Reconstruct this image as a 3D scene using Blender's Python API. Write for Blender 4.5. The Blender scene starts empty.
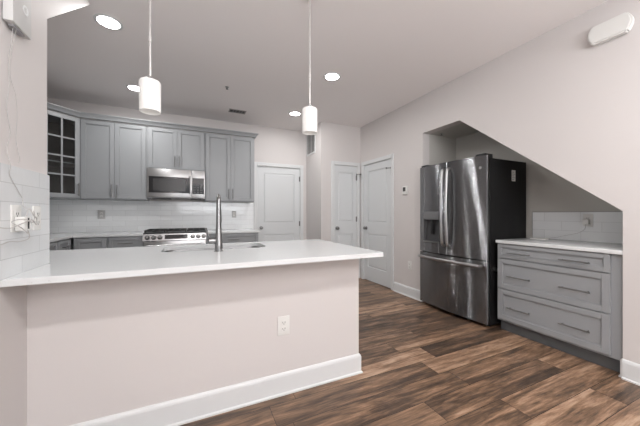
import bpy, bmesh, math, random
from mathutils import Vector, Matrix
random.seed(7)
C = bpy.context.scene.collection
PI = math.pi

# ------------------------------------------------------------------ camera
H = 2.758
cam = bpy.data.cameras.new('camera'); cam.sensor_width = 36; cam.lens = 36*275.85/640
cam.shift_y = 0.0011; cam.clip_start = 0.02
co = bpy.data.objects.new('camera', cam); C.objects.link(co)
co.location = (0, 0, 1.178); co.rotation_euler = (PI/2, 0, -math.radians(24.75))
bpy.context.scene.camera = co
# ------------------------------------------------------------------ world, exposure
vs = bpy.context.scene.view_settings
vs.view_transform = 'Standard'; vs.look = 'None'; vs.gamma = 1; vs.exposure = 0.0
w = bpy.data.worlds.new('world'); bpy.context.scene.world = w; w.use_nodes = True
w.node_tree.nodes['Background'].inputs[0].default_value = (.95, .98, 1, 1)
w.node_tree.nodes['Background'].inputs[1].default_value = 1.5
# ------------------------------------------------------------------ lamps of the place, plus an added fill
CAN_K = [(-0.631, 2.795), (-0.654, 4.12), (1.456, 2.827), (1.464, 4.115)]   # kitchen
CAN_L = [(-0.05, -0.1), (1.55, -0.1)]                                      # living side, above and behind the camera
P_CAN = 9; P_LIV = 21; P_FILL = 310
def area(name, loc, size, power, rot=(0, 0, 0), col=(1, .985, .975), shape='DISK', size_y=None):
    l = bpy.data.lights.new(name, 'AREA'); l.shape = shape; l.size = size; l.energy = power; l.color = col
    if size_y: l.size_y = size_y
    o = bpy.data.objects.new(name, l); C.objects.link(o); o.location = loc; o.rotation_euler = rot
    return o
for i, (x, y) in enumerate(CAN_K): area('can_lamp', (x, y, H-.012), .14, P_CAN)
for i, (x, y) in enumerate(CAN_L): area('can_lamp', (x, y, H-.012), .14, P_LIV)
area('ceiling_fill', (.9, -3.0, 1.45), 2.8, P_FILL, (PI/2+1.4, 0, 0), (.97, .98, 1), 'RECTANGLE', 1.6)  # unseen fill inside the room, added and tilted up to brighten the ceiling

# ------------------------------------------------------------------ materials
def mat(name, col, rough=.5, metal=0, **k):
    m = bpy.data.materials.new(name); m.use_nodes = True
    b = m.node_tree.nodes['Principled BSDF']
    b.inputs['Base Color'].default_value = (*col, 1); b.inputs['Roughness'].default_value = rough
    b.inputs['Metallic'].default_value = metal
    for a, v in k.items(): b.inputs[a.replace('_', ' ')].default_value = v
    return m
def N(m, t, **k):
    n = m.node_tree.nodes.new(t)
    for a, v in k.items(): setattr(n, a, v)
    return n
def LK(m, a, b): m.node_tree.links.new(a, b)
def BS(m): return m.node_tree.nodes['Principled BSDF']
def bump(m, scale=200, strength=.05, dist=.002, stretch=None):
    tc = N(m, 'ShaderNodeTexCoord'); nz = N(m, 'ShaderNodeTexNoise'); nz.inputs['Scale'].default_value = scale
    mp = N(m, 'ShaderNodeMapping')
    if stretch: mp.inputs['Scale'].default_value = stretch
    LK(m, tc.outputs['Object'], mp.inputs[0]); LK(m, mp.outputs[0], nz.inputs[0])
    b = N(m, 'ShaderNodeBump'); b.inputs['Strength'].default_value = strength; b.inputs['Distance'].default_value = dist
    LK(m, nz.outputs[0], b.inputs['Height']); LK(m, b.outputs[0], BS(m).inputs['Normal'])
    return m
M = {}
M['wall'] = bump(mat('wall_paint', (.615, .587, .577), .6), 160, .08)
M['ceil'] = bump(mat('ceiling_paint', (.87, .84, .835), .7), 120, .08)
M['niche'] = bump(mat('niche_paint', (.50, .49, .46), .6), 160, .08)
M['white'] = mat('white_trim_paint', (.65, .665, .67), .35)
M['door'] = mat('white_door_paint', (.63, .65, .66), .4)
M['cab'] = bump(mat('grey_cabinet_paint', (.285, .297, .308), .38), 90, .03)
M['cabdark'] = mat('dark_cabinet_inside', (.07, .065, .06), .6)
M['toe'] = mat('toe_kick_grey', (.10, .105, .11), .5)
M['nickel'] = mat('brushed_nickel', (.42, .42, .42), .3, 1)
M['handle'] = mat('dark_nickel_pull', (.22, .22, .22), .35, 1)
M['chrome'] = mat('brushed_faucet_steel', (.27, .27, .27), .25, 1)
M['black'] = mat('black_plastic', (.012, .012, .013), .3)
M['blackglass'] = mat('black_glass', (.01, .01, .012), .06)
M['iron'] = mat('cast_iron', (.02, .02, .02), .6)
M['plastic'] = mat('white_plastic', (.70, .70, .68), .6)
M['greysteel'] = mat('plate_grey', (.47, .47, .47), .35)
M['keys'] = mat('key_grey', (.08, .08, .085), .4)
M['gateway'] = mat('matte_white_shell', (.55, .55, .545), .7)
M['wire'] = mat('grey_wire', (.42, .41, .40), .6)
M['slot'] = mat('dark_slot', (.04, .04, .04), .5)
M['greyp'] = mat('grey_plastic', (.25, .25, .26), .45)
M['label'] = mat('pale_sticker', (.6, .6, .58), .5)
M['steel'] = mat('stainless_steel', (.42, .42, .42), .27, 1)
M['sink'] = mat('sink_steel', (.2, .2, .2), .3, 1)
def fridge_mat():
    """brushed steel: fine horizontal brushing scatters the surface normal up and down only"""
    m = mat('black_stainless', (.23, .235, .244), .115, 1)
    g = N(m, 'ShaderNodeNewGeometry'); sc = N(m, 'ShaderNodeVectorMath', operation='SCALE'); sc.inputs['Scale'].default_value = 4000
    LK(m, g.outputs['Position'], sc.inputs[0])
    w1 = N(m, 'ShaderNodeTexWhiteNoise', noise_dimensions='3D'); LK(m, sc.outputs[0], w1.inputs['Vector'])
    s1 = N(m, 'ShaderNodeSeparateColor'); LK(m, w1.outputs['Color'], s1.inputs[0])
    ad = N(m, 'ShaderNodeMath', operation='ADD'); LK(m, s1.outputs[0], ad.inputs[0]); LK(m, s1.outputs[1], ad.inputs[1])
    sb = N(m, 'ShaderNodeMath', operation='MULTIPLY_ADD'); LK(m, ad.outputs[0], sb.inputs[0]); sb.inputs[1].default_value = .95; sb.inputs[2].default_value = -.95
    cz = N(m, 'ShaderNodeCombineXYZ'); LK(m, sb.outputs[0], cz.inputs[2])
    av = N(m, 'ShaderNodeVectorMath', operation='ADD'); LK(m, g.outputs['Normal'], av.inputs[0]); LK(m, cz.outputs[0], av.inputs[1])
    nv = N(m, 'ShaderNodeVectorMath', operation='NORMALIZE'); LK(m, av.outputs[0], nv.inputs[0]); LK(m, nv.outputs[0], BS(m).inputs['Normal'])
    return m
M['fridge'] = fridge_mat()
M['fridgeside'] = bump(mat('dark_fridge_side', (.008, .008, .0084), .6, Specular_IOR_Level=.25), 300, .1)
def emis(name, col, s):
    m = mat(name, (.8, .8, .8), .4); b = BS(m)
    b.inputs['Emission Color'].default_value = (*col, 1); b.inputs['Emission Strength'].default_value = s
    return m
M['lens'] = emis('lit_lens', (1, .98, .95), 30)
M['shade'] = emis('opal_glass', (1, .98, .95), .14); BS(M['shade']).inputs['Base Color'].default_value = (.72, .71, .69, 1); BS(M['shade']).inputs['Roughness'].default_value = .4
M['led'] = emis('display_glow', (.5, .7, .8), .4)
def glass_mat():
    m = bpy.data.materials.new('clear_pane'); m.use_nodes = True; nt = m.node_tree; nt.nodes.clear()
    o = nt.nodes.new('ShaderNodeOutputMaterial'); mx = nt.nodes.new('ShaderNodeMixShader')
    t = nt.nodes.new('ShaderNodeBsdfTransparent'); g = nt.nodes.new('ShaderNodeBsdfGlossy')
    t.inputs[0].default_value = (.85, .87, .87, 1); g.inputs['Roughness'].default_value = .03
    f = nt.nodes.new('ShaderNodeFresnel'); f.inputs[0].default_value = 1.45
    nt.links.new(f.outputs[0], mx.inputs[0]); nt.links.new(t.outputs[0], mx.inputs[1]); nt.links.new(g.outputs[0], mx.inputs[2])
    nt.links.new(mx.outputs[0], o.inputs[0]); return m
M['glass'] = glass_mat()
def quartz():
    m = mat('white_quartz', (.78, .78, .77), .16)
    tc = N(m, 'ShaderNodeTexCoord'); v = N(m, 'ShaderNodeTexVoronoi'); v.inputs['Scale'].default_value = 70
    LK(m, tc.outputs['Object'], v.inputs['Vector'])
    r = N(m, 'ShaderNodeValToRGB'); r.color_ramp.elements[0].position = .10; r.color_ramp.elements[1].position = .16
    r.color_ramp.elements[0].color = (.42, .41, .40, 1); r.color_ramp.elements[1].color = (.64, .655, .66, 1)
    n = N(m, 'ShaderNodeTexNoise'); n.inputs['Scale'].default_value = 30
    LK(m, tc.outputs['Object'], n.inputs['Vector'])
    r2 = N(m, 'ShaderNodeValToRGB'); r2.color_ramp.elements[0].position = .5; r2.color_ramp.elements[1].position = .62
    mx = N(m, 'ShaderNodeMix', data_type='RGBA'); mx.inputs[6].default_value = (.64, .655, .66, 1)
    LK(m, v.outputs['Distance'], r.inputs[0]); LK(m, n.outputs[0], r2.inputs[0]); LK(m, r2.outputs[0], mx.inputs[0])
    LK(m, r.outputs[0], mx.inputs[7]); LK(m, mx.outputs[2], BS(m).inputs['Base Color'])
    return m
M['quartz'] = quartz()
def tile(name, axis, z0, col=(.68, .70, .71), tw=.305, th=.0785, rough=.12):
    m = mat(name, col, rough)
    g = N(m, 'ShaderNodeNewGeometry'); s = N(m, 'ShaderNodeSeparateXYZ'); LK(m, g.outputs['Position'], s.inputs[0])
    sub = N(m, 'ShaderNodeMath', operation='SUBTRACT'); LK(m, s.outputs[2], sub.inputs[0]); sub.inputs[1].default_value = z0
    c = N(m, 'ShaderNodeCombineXYZ'); LK(m, s.outputs[axis], c.inputs[0]); LK(m, sub.outputs[0], c.inputs[1])
    b = N(m, 'ShaderNodeTexBrick'); LK(m, c.outputs[0], b.inputs['Vector'])
    b.inputs['Scale'].default_value = 1; b.inputs['Brick Width'].default_value = tw; b.inputs['Row Height'].default_value = th
    b.inputs['Mortar Size'].default_value = .0014; b.inputs['Mortar Smooth'].default_value = .3; b.offset = .5
    b.inputs['Color1'].default_value = (*col, 1); b.inputs['Color2'].default_value = (*[x*.94 for x in col], 1)
    b.inputs['Mortar'].default_value = (*[x*.72 for x in col], 1)
    LK(m, b.outputs['Color'], BS(m).inputs['Base Color'])
    nz = N(m, 'ShaderNodeTexNoise'); nz.inputs['Scale'].default_value = 14; LK(m, g.outputs['Position'], nz.inputs['Vector'])
    ma = N(m, 'ShaderNodeMath', operation='MULTIPLY_ADD'); LK(m, b.outputs['Fac'], ma.inputs[0]); ma.inputs[1].default_value = -1; 
    sc = N(m, 'ShaderNodeMath', operation='MULTIPLY'); LK(m, nz.outputs[0], sc.inputs[0]); sc.inputs[1].default_value = 1.6
    LK(m, sc.outputs[0], ma.inputs[2])
    bp = N(m, 'ShaderNodeBump'); bp.inputs['Strength'].default_value = .35; bp.inputs['Distance'].default_value = .002
    LK(m, ma.outputs[0], bp.inputs['Height']); LK(m, bp.outputs[0], BS(m).inputs['Normal'])
    return m
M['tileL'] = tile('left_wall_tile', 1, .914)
M['tileB'] = tile('back_wall_tile', 0, .914, (.82, .84, .85))
M['tileN'] = tile('niche_tile', 1, .914, (.82, .84, .85), tw=.305, th=.0935)
def planks():
    m = mat('wood_plank_floor', (.2, .12, .08), .38)
    g = N(m, 'ShaderNodeNewGeometry'); s = N(m, 'ShaderNodeSeparateXYZ'); LK(m, g.outputs['Position'], s.inputs[0])
    def mth(op, a, b=None, c=None):
        n = N(m, 'ShaderNodeMath', operation=op)
        for i, v in enumerate((a, b, c)):
            if v is None: continue
            if isinstance(v, (int, float)): n.inputs[i].default_value = v
            else: LK(m, v, n.inputs[i])
        return n.outputs[0]
    PW, PL = .182, 1.22
    ry = mth('DIVIDE', mth('SUBTRACT', s.outputs[1], .02), PW); row = mth('FLOOR', ry); fy = mth('FRACT', ry)
    wn = N(m, 'ShaderNodeTexWhiteNoise', noise_dimensions='1D'); LK(m, row, wn.inputs['W'])
    rx = mth('ADD', mth('DIVIDE', s.outputs[0], PL), wn.outputs[0]); colx = mth('FLOOR', rx); fx = mth('FRACT', rx)
    cv = N(m, 'ShaderNodeCombineXYZ'); LK(m, row, cv.inputs[0]); LK(m, colx, cv.inputs[1])
    w2 = N(m, 'ShaderNodeTexWhiteNoise', noise_dimensions='2D'); LK(m, cv.outputs[0], w2.inputs['Vector'])
    # grain
    mp = N(m, 'ShaderNodeCombineXYZ')
    LK(m, mth('MULTIPLY_ADD', s.outputs[0], 1.6, mth('MULTIPLY', w2.outputs[0], 40)), mp.inputs[0])
    LK(m, mth('MULTIPLY', s.outputs[1], 14), mp.inputs[1]); LK(m, mth('MULTIPLY', w2.outputs[0], 19), mp.inputs[2])
    n1 = N(m, 'ShaderNodeTexNoise'); LK(m, mp.outputs[0], n1.inputs['Vector']); n1.inputs['Scale'].default_value = 1.3
    n1.inputs['Detail'].default_value = 8; n1.inputs['Roughness'].default_value = .62; n1.inputs['Distortion'].default_value = .35
    mp2 = N(m, 'ShaderNodeCombineXYZ')
    LK(m, mth('MULTIPLY_ADD', s.outputs[0], 5, mth('MULTIPLY', w2.outputs[0], 70)), mp2.inputs[0])
    LK(m, mth('MULTIPLY', s.outputs[1], 60), mp2.inputs[1])
    n2 = N(m, 'ShaderNodeTexNoise'); LK(m, mp2.outputs[0], n2.inputs['Vector']); n2.inputs['Scale'].default_value = 1.5
    n2.inputs['Detail'].default_value = 5; n2.inputs['Roughness'].default_value = .7
    f = mth('ADD', mth('MULTIPLY', n1.outputs[0], 1.6), mth('MULTIPLY', n2.outputs[0], .75))
    f = mth('ADD', mth('SUBTRACT', f, .82), mth('MULTIPLY', mth('SUBTRACT', w2.outputs[0], .5), .34))
    r = N(m, 'ShaderNodeValToRGB'); LK(m, f, r.inputs[0]); cr = r.color_ramp
    cr.elements[0].position = .0; cr.elements[0].color = (.045, .030, .022, 1)
    cr.elements[1].position = 1.; cr.elements[1].color = (.50, .37, .27, 1)
    for p, c in ((.22, (.105, .066, .043)), (.40, (.20, .122, .076)), (.56, (.32, .198, .125)), (.75, (.45, .31, .215))):
        e = cr.elements.new(p); e.color = (*c, 1)
    # seams
    ey = mth('MULTIPLY', mth('MINIMUM', fy, mth('SUBTRACT', 1, fy)), PW)
    ex = mth('MULTIPLY', mth('MINIMUM', fx, mth('SUBTRACT', 1, fx)), PL)
    e = mth('MINIMUM', ex, ey); seam = mth('LESS_THAN', e, .0016)
    mx = N(m, 'ShaderNodeMix', data_type='RGBA'); LK(m, seam, mx.inputs[0]); LK(m, r.outputs[0], mx.inputs[6])
    mx.inputs[7].default_value = (.018, .012, .009, 1); LK(m, mx.outputs[2], BS(m).inputs['Base Color'])
    bp = N(m, 'ShaderNodeBump'); bp.inputs['Strength'].default_value = .25; bp.inputs['Distance'].default_value = .002
    LK(m, mth('SUBTRACT', n2.outputs[0], seam), bp.inputs['Height']); LK(m, bp.outputs[0], BS(m).inputs['Normal'])
    return m
M['floor'] = planks()

# ------------------------------------------------------------------ mesh helpers
class F:                                   # a local frame: u along, n outward, z up
    def __init__(s, o=(0, 0, 0), u=(1, 0, 0), n=(0, -1, 0)):
        o, u, n = Vector(o), Vector(u).normalized(), Vector(n).normalized(); z = Vector((0, 0, 1))
        s.m = Matrix(((u.x, n.x, z.x, o.x), (u.y, n.y, z.y, o.y), (u.z, n.z, z.z, o.z), (0, 0, 0, 1)))
WORLD = F((0, 0, 0), (1, 0, 0), (0, 1, 0))
def bx(bm, a, b, fr=WORLD, bev=0, seg=2):
    t = bmesh.new(); lo = [min(p, q) for p, q in zip(a, b)]; hi = [max(p, q) for p, q in zip(a, b)]
    bmesh.ops.create_cube(t, size=1)
    for v in t.verts: v.co = Vector([lo[i]+(v.co[i]+.5)*(hi[i]-lo[i]) for i in range(3)])
    if bev: bmesh.ops.bevel(t, geom=t.edges[:]+t.verts[:], offset=bev, segments=seg, affect='EDGES', profile=.6)
    merge(bm, t, fr)
def merge(bm, t, fr=WORLD):
    bmesh.ops.transform(t, matrix=fr.m, verts=t.verts)
    bmesh.ops.recalc_face_normals(t, faces=t.faces)
    me = bpy.data.meshes.new('t'); t.to_mesh(me); bm.from_mesh(me); bpy.data.meshes.remove(me); t.free()
def prism(bm, loops, lo, hi, axis='z', fr=WORLD, bev=0):
    """loops: list of outlines (first outer, rest holes) extruded from lo to hi"""
    t = bmesh.new(); mp = {'z': lambda a, b, c: (a, b, c), 'x': lambda a, b, c: (c, a, b), 'y': lambda a, b, c: (a, c, b)}[axis]
    es = []
    for lp in loops:
        vs_ = [t.verts.new(mp(p[0], p[1], lo)) for p in lp]
        es += [t.edges.new((vs_[i], vs_[(i+1) % len(vs_)])) for i in range(len(vs_))]
    bmesh.ops.triangle_fill(t, use_beauty=True, use_dissolve=False, edges=es)
    fs = t.faces[:]
    r = bmesh.ops.extrude_face_region(t, geom=fs)
    d = Vector(mp(0, 0, hi-lo))
    bmesh.ops.translate(t, vec=d, verts=[g for g in r['geom'] if isinstance(g, bmesh.types.BMVert)])
    bmesh.ops.recalc_face_normals(t, faces=t.faces)
    if bev:
        ed = [e for e in t.edges if len(e.link_faces) == 2 and e.calc_face_angle(0) > .6]
        bmesh.ops.bevel(t, geom=ed, offset=bev, segments=2, affect='EDGES')
    merge(bm, t, fr)
def cyl(bm, p, q, r, r2=None, seg=20, fr=WORLD):
    lathe(bm, p, q, [(0, r), (1, r if r2 is None else r2)], seg, fr)
def lathe(bm, p, q, prof, seg=28, fr=WORLD, cap=True):
    """prof: (fraction along p->q, radius)"""
    p, q = Vector(p), Vector(q); d = q-p; z = d.normalized()
    a = z.orthogonal().normalized(); b = z.cross(a); t = bmesh.new(); rings = []
    for f, r in prof:
        rings.append([t.verts.new(p+d*f+(a*math.cos(2*PI*i/seg)+b*math.sin(2*PI*i/seg))*max(r, 1e-5)) for i in range(seg)])
    for A, B in zip(rings, rings[1:]):
        for i in range(seg): t.faces.new((A[i], A[(i+1) % seg], B[(i+1) % seg], B[i]))
    if cap: t.faces.new(rings[0][::-1]); t.faces.new(rings[-1])
    bmesh.ops.remove_doubles(t, verts=t.verts, dist=2e-5)
    merge(bm, t, fr)
def tube(bm, pts, r, seg=8, fr=WORLD, smooth=True):
    P = [Vector(p) for p in pts]
    if smooth and len(P) > 2:
        Q = []
        for i in range(len(P)-1):
            p0, p1, p2, p3 = P[max(i-1, 0)], P[i], P[i+1], P[min(i+2, len(P)-1)]
            for k in range(6):
                s = k/6
                Q.append(.5*((2*p1)+(p2-p0)*s+(2*p0-5*p1+4*p2-p3)*s*s+(3*p1-p0-3*p2+p3)*s**3))
        P = Q+[P[-1]]
    t = bmesh.new(); rings = []; a = None
    rr = r if callable(r) else (lambda s: r)
    for i, p in enumerate(P):
        z = (P[min(i+1, len(P)-1)]-P[max(i-1, 0)]).normalized()
        a = z.orthogonal().normalized() if a is None else (a-z*a.dot(z)).normalized()
        b = z.cross(a); R = rr(i/(len(P)-1))
        rings.append([t.verts.new(p+(a*math.cos(2*PI*k/seg)+b*math.sin(2*PI*k/seg))*R) for k in range(seg)])
    for A, B in zip(rings, rings[1:]):
        for i in range(seg): t.faces.new((A[i], A[(i+1) % seg], B[(i+1) % seg], B[i]))
    t.faces.new(rings[0][::-1]); t.faces.new(rings[-1]); merge(bm, t, fr)
def sweep(bm, path, prof):
    """path: 2D points; prof: (out, z) outline; out is to the right of travel direction"""
    t = bmesh.new(); rings = []; n = len(path); P = [Vector(p) for p in path]
    for i in range(n):
        d0 = (P[i]-P[i-1]).normalized() if i else (P[1]-P[0]).normalized()
        d1 = (P[i+1]-P[i]).normalized() if i < n-1 else d0
        n0, n1 = Vector((d0.y, -d0.x)), Vector((d1.y, -d1.x)); mv = (n0+n1).normalized(); k = 1/max(mv.dot(n0), .3)
        rings.append([t.verts.new((P[i].x+mv.x*k*o, P[i].y+mv.y*k*o, z)) for o, z in prof])
    m_ = len(prof)
    for A, B in zip(rings, rings[1:]):
        for j in range(m_): t.faces.new((A[j], A[(j+1) % m_], B[(j+1) % m_], B[j]))
    t.faces.new(rings[0]); t.faces.new(rings[-1][::-1]); merge(bm, t)
def rrect(x0, y0, x1, y1, r, k=6):
    o = []
    for cx, cy, a0 in ((x1-r, y1-r, 0), (x0+r, y1-r, 90), (x0+r, y0+r, 180), (x1-r, y0+r, 270)):
        for i in range(k+1):
            a = math.radians(a0+90*i/k); o.append((cx+r*math.cos(a), cy+r*math.sin(a)))
    return o
def wpos(o):
    v = Vector((0, 0, 0))
    while o: v += o.location; o = o.parent
    return v
def obj(name, bm, m, parent=None, smooth=True, base=None):
    me = bpy.data.meshes.new(name)
    off = wpos(parent) if parent else Vector(base) if base else Vector((0, 0, 0))
    if off.length: bmesh.ops.translate(bm, vec=-off, verts=bm.verts)
    bm.to_mesh(me); bm.free(); me.materials.append(M[m] if isinstance(m, str) else m)
    if smooth:
        for p in me.polygons: p.use_smooth = True
        try: me.set_sharp_from_angle(angle=math.radians(35))
        except Exception: pass
    o = bpy.data.objects.new(name, me); C.objects.link(o)
    if parent: o.parent = parent
    elif base: o.location = base
    return o
def thing(name, label, cat, loc=(0, 0, 0), group=None):
    o = bpy.data.objects.new(name, None); C.objects.link(o); o.location = loc; o.empty_display_size = .05
    o['label'] = label; o['category'] = cat
    if group: o['group'] = group
    return o
def tag(o, label, cat, group=None):
    o['label'] = label; o['category'] = cat
    if group: o['group'] = group
    return o
def struct(name, bm, m, label=None, cat=None, parent=None, smooth=False):
    o = obj(name, bm, m, parent, smooth)
    if not parent:
        o['kind'] = 'structure'
        if label: o['label'] = label; o['category'] = cat
    return o
NB = bmesh.new

# ------------------------------------------------------------------ dimensions
XL, XR, XN, XK = -.703, 2.796, 3.43, -1.975       # left wall, right wall, niche back, kitchen left wall
YB, YC, XJ, YR = 4.96, 4.29, 1.998, -3.2          # back wall, closet wall, closet block side, rear wall
YH, XH = 1.742, 1.1195                            # half wall front, half wall end
YE = 1.937                                        # end of left wall
TOP, SL = .914, .030                              # worktop height, slab thickness
# ------------------------------------------------------------------ shell
b = NB(); bx(b, (XK-.12, YR-.12, -.1), (XN+.12, YB+.12, 0)); struct('floor', b, 'floor', 'brown weathered wood plank floor running toward the stair wall', 'floor')
b = NB(); bx(b, (XK-.12, YR-.12, H), (XN+.12, YB+.12, H+.1)); struct('ceiling', b, 'ceil', 'flat beige painted ceiling with recessed lights', 'ceiling')
DBx = (1.050, 1.867); DCx = (2.250, 2.722); DRy = (3.419, 4.181); DH = 2.04
b = NB(); prism(b, [[(XK-.12, 0), (DBx[0], 0), (DBx[0], DH), (DBx[1], DH), (DBx[1], 0), (XJ, 0), (XJ, H), (XK-.12, H)]], YB, YB+.12, 'y')
w_back = struct('wall_back', b, 'wall', 'beige kitchen back wall behind the upper cabinets and range', 'wall')
b = NB(); prism(b, [[(XJ, 0), (DCx[0], 0), (DCx[0], DH), (DCx[1], DH), (DCx[1], 0), (XR, 0), (XR, H), (XJ, H)]], YC, YC+.12, 'y')
bx(b, (XJ, YC+.12, 0), (XJ+.12, YB+.12, H))
bx(b, (DCx[0]-.1, YC+.45, 0), (DCx[1]+.1, YC+.5, H))
struct('wall_closet', b, 'wall', 'beige wall block holding the narrow closet door', 'wall')
slopeA, slopeB = (2.217, 2.257), (.886, 1.197); NY = 2.78
b = NB(); prism(b, [[(YR, 0), (slopeB[0], 0), slopeB, slopeA, (NY, 2.257), (NY, 0), (DRy[0], 0), (DRy[0], DH), (DRy[1], DH), (DRy[1], 0), (YC+.12, 0), (YC+.12, H), (YR, H)]], XR, XR+.12, 'x')
struct('wall_right', b, 'wall', 'beige right wall cut by the sloped niche under the stairs', 'wall')
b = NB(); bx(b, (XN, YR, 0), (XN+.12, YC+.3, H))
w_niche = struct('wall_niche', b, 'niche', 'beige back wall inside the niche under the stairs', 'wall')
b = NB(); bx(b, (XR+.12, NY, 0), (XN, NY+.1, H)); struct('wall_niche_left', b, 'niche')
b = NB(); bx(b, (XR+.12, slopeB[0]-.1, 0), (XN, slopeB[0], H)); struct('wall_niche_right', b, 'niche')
dz = (slopeA[1]-slopeB[1])/(slopeA[0]-slopeB[0])
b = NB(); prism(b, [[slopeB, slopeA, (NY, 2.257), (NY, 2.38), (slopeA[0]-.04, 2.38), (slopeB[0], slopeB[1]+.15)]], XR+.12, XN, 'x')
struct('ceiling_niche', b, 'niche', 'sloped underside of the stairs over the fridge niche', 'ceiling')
b = NB(); bx(b, (XR+.3, DRy[0]-.1, 0), (XR+.35, DRy[1]+.1, H)); struct('wall_hall', b, 'wall')
b = NB(); prism(b, [[(YR, 0), (YE, 0), (YE, 2.213), (2.62, H), (YR, H)]], XL-.12, XL, 'x')
w_left = struct('wall_left', b, 'wall', 'beige left wall stub with sloped upper corner beside the worktop', 'wall')
b = NB(); bx(b, (XK-.12, YE-.12, 0), (XL-.12, YE, H)); struct('wall_kitchen_front', b, 'wall')
b = NB(); bx(b, (XK-.12, YE, 0), (XK, YB, H)); w_kl = struct('wall_kitchen_left', b, 'wall')
# rear wall with an added window for soft fill (unseen, behind the camera)
b = NB(); prism(b, [[(XL-.12, 0), (XR+.12, 0), (XR+.12, H), (XL-.12, H)], [(-.5, .55), (2.3, .55), (2.3, 2.35), (-.5, 2.35)]], YR-.12, YR, 'y')
struct('wall_rear', b, 'wall')
b = NB()
for a, c in (((-.5, .55), (2.3, .61)), ((-.5, 2.29), (2.3, 2.35)), ((-.5, .61), (-.44, 2.29)), ((2.24, .61), (2.3, 2.29)), ((.87, .61), (.93, 2.29))):
    bx(b, (a[0], YR-.08, a[1]), (c[0], YR-.03, c[1]))
win = struct('added_window', b, 'white')
# half wall
b = NB(); bx(b, (XL, YH, 0), (XH, YH+.115, TOP-SL)); bx(b, (XH-.02, YH+.115, 0), (XH, 2.56, TOP-SL))
struct('wall_peninsula', b, 'wall', 'beige half wall carrying the peninsula worktop', 'wall')

# ------------------------------------------------------------------ baseboards
BP = [(0, 0), (.022, 0), (.022, .010), (.014, .016), (.014, .118), (.011, .130), (.006, .138), (0, .140)]
def baseboard(name, path):
    b = NB(); sweep(b, path, BP); return struct(name, b, 'white')
baseboard('baseboard_peninsula', [(XL, YH), (XH, YH), (XH, 2.56)])
baseboard('baseboard_right', [(XR, 3.345), (XR, NY+.002)])
baseboard('baseboard_stairs', [(XR+.0, slopeB[0]), (XR, YR)])
baseboard('baseboard_stairs_return', [(XR+.10, slopeB[0]), (XR, slopeB[0])])
baseboard('baseboard_left', [(XL, YR), (XL, YH-.022)])
baseboard('baseboard_closet', [(XJ, YB), (XJ, YC), (2.185, YC)])
baseboard('baseboard_back', [(1.94, YB), (XJ-.022, YB)])

# ------------------------------------------------------------------ doors
def casing(name, fr, w_, h_):
    b = NB(); cw = .062
    def pc(a, c): bx(b, a, c, fr, .004, 1)
    pc((-cw, 0, 0), (0, .017, h_+cw)); pc((w_, 0, 0), (w_+cw, .017, h_+cw)); pc((0, 0, h_), (w_, .017, h_+cw))
    bx(b, (0, -.115, 0), (.004, 0, h_), fr); bx(b, (w_-.004, -.115, 0), (w_, 0, h_), fr); bx(b, (.004, -.115, h_-.004), (w_-.004, 0, h_), fr)
    return struct(name, b, 'white')
def door(name, fr, w_, h_, panels, knob_u, hinge_u, hinge_n, stop=None):
    b = NB(); g = .006; zb = .012
    bx(b, (g, -.042, zb), (w_-g, -.020, h_-g), fr)
    # rails and stiles as a skin with raised panel fields in the openings
    us = sorted({g, w_-g, panels[0][0], panels[0][1]})
    U0, U1 = panels[0][0], panels[0][1]
    zs = sorted([z for p in panels for z in p[2:]])
    bx(b, (g, -.020, zb), (U0, -.008, h_-g), fr); bx(b, (U1, -.020, zb), (w_-g, -.008, h_-g), fr)
    edges = [zb]+zs+[h_-g]
    for i in range(0, len(edges), 2): bx(b, (U0, -.020, edges[i]), (U1, -.008, edges[i+1]), fr)
    for p in panels:
        i = .028; t = bmesh.new()
        A = [(p[0]+.008, -.020, p[2]+.008), (p[1]-.008, -.020, p[2]+.008), (p[1]-.008, -.020, p[3]-.008), (p[0]+.008, -.020, p[3]-.008)]
        B = [(p[0]+i, -.011, p[2]+i), (p[1]-i, -.011, p[2]+i), (p[1]-i, -.011, p[3]-i), (p[0]+i, -.011, p[3]-i)]
        a = [t.verts.new(v) for v in A]; c = [t.verts.new(v) for v in B]
        for k in range(4): t.faces.new((a[k], a[(k+1) % 4], c[(k+1) % 4], c[k]))
        t.faces.new(c); t.faces.new(a[::-1]); merge(b, t, fr)
    d = struct(name, b, 'door')
    b = NB(); lathe(b, (knob_u, -.008, .925), (knob_u, .055, .925), [(0, .030), (.08, .030), (.14, .012), (.4, .011), (.5, .022), (.7, .028), (.9, .022), (1, .0)], 24, fr)
    obj('door_knob', b, 'handle', d)
    for z in hinge_n:
        b = NB(); s = 1 if hinge_u > w_/2 else -1
        bx(b, (hinge_u-.016, -.008, z-.045), (hinge_u+.006, -.004, z+.045), fr); cyl(b, (hinge_u, .002, z-.048), (hinge_u, .002, z+.048), .007, fr=fr)
        obj('hinge', b, 'handle', d)
    if stop:
        b = NB(); z, s = stop
        cyl(b, (hinge_u, .004, z+.06), (hinge_u+s*.05, .05, z+.06), .005, fr=fr); cyl(b, (hinge_u+s*.045, .045, z+.06), (hinge_u+s*.06, .06, z+.06), .012, fr=fr)
        bx(b, (hinge_u-.012, .0, z+.048), (hinge_u+.012, .012, z+.075), fr)
        obj('hinge_stop', b, 'handle', d)
    return d
frB = F((DBx[0], YB, 0), (1, 0, 0), (0, -1, 0)); frC = F((DCx[0], YC, 0), (1, 0, 0), (0, -1, 0)); frR = F((XR, DRy[1], 0), (0, -1, 0), (-1, 0, 0))
wB, wC, wR = DBx[1]-DBx[0], DCx[1]-DCx[0], DRy[1]-DRy[0]
casing('trim_1', frB, wB, DH); casing('trim_2', frC, wC, DH); casing('trim_3', frR, wR, DH)
d1 = door('door_1', frB, wB, DH, [(.115, wB-.115, .25, .80), (.115, wB-.115, 1.01, 1.92)], .07, wB-.006, (.30, .99, 1.84))
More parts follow.
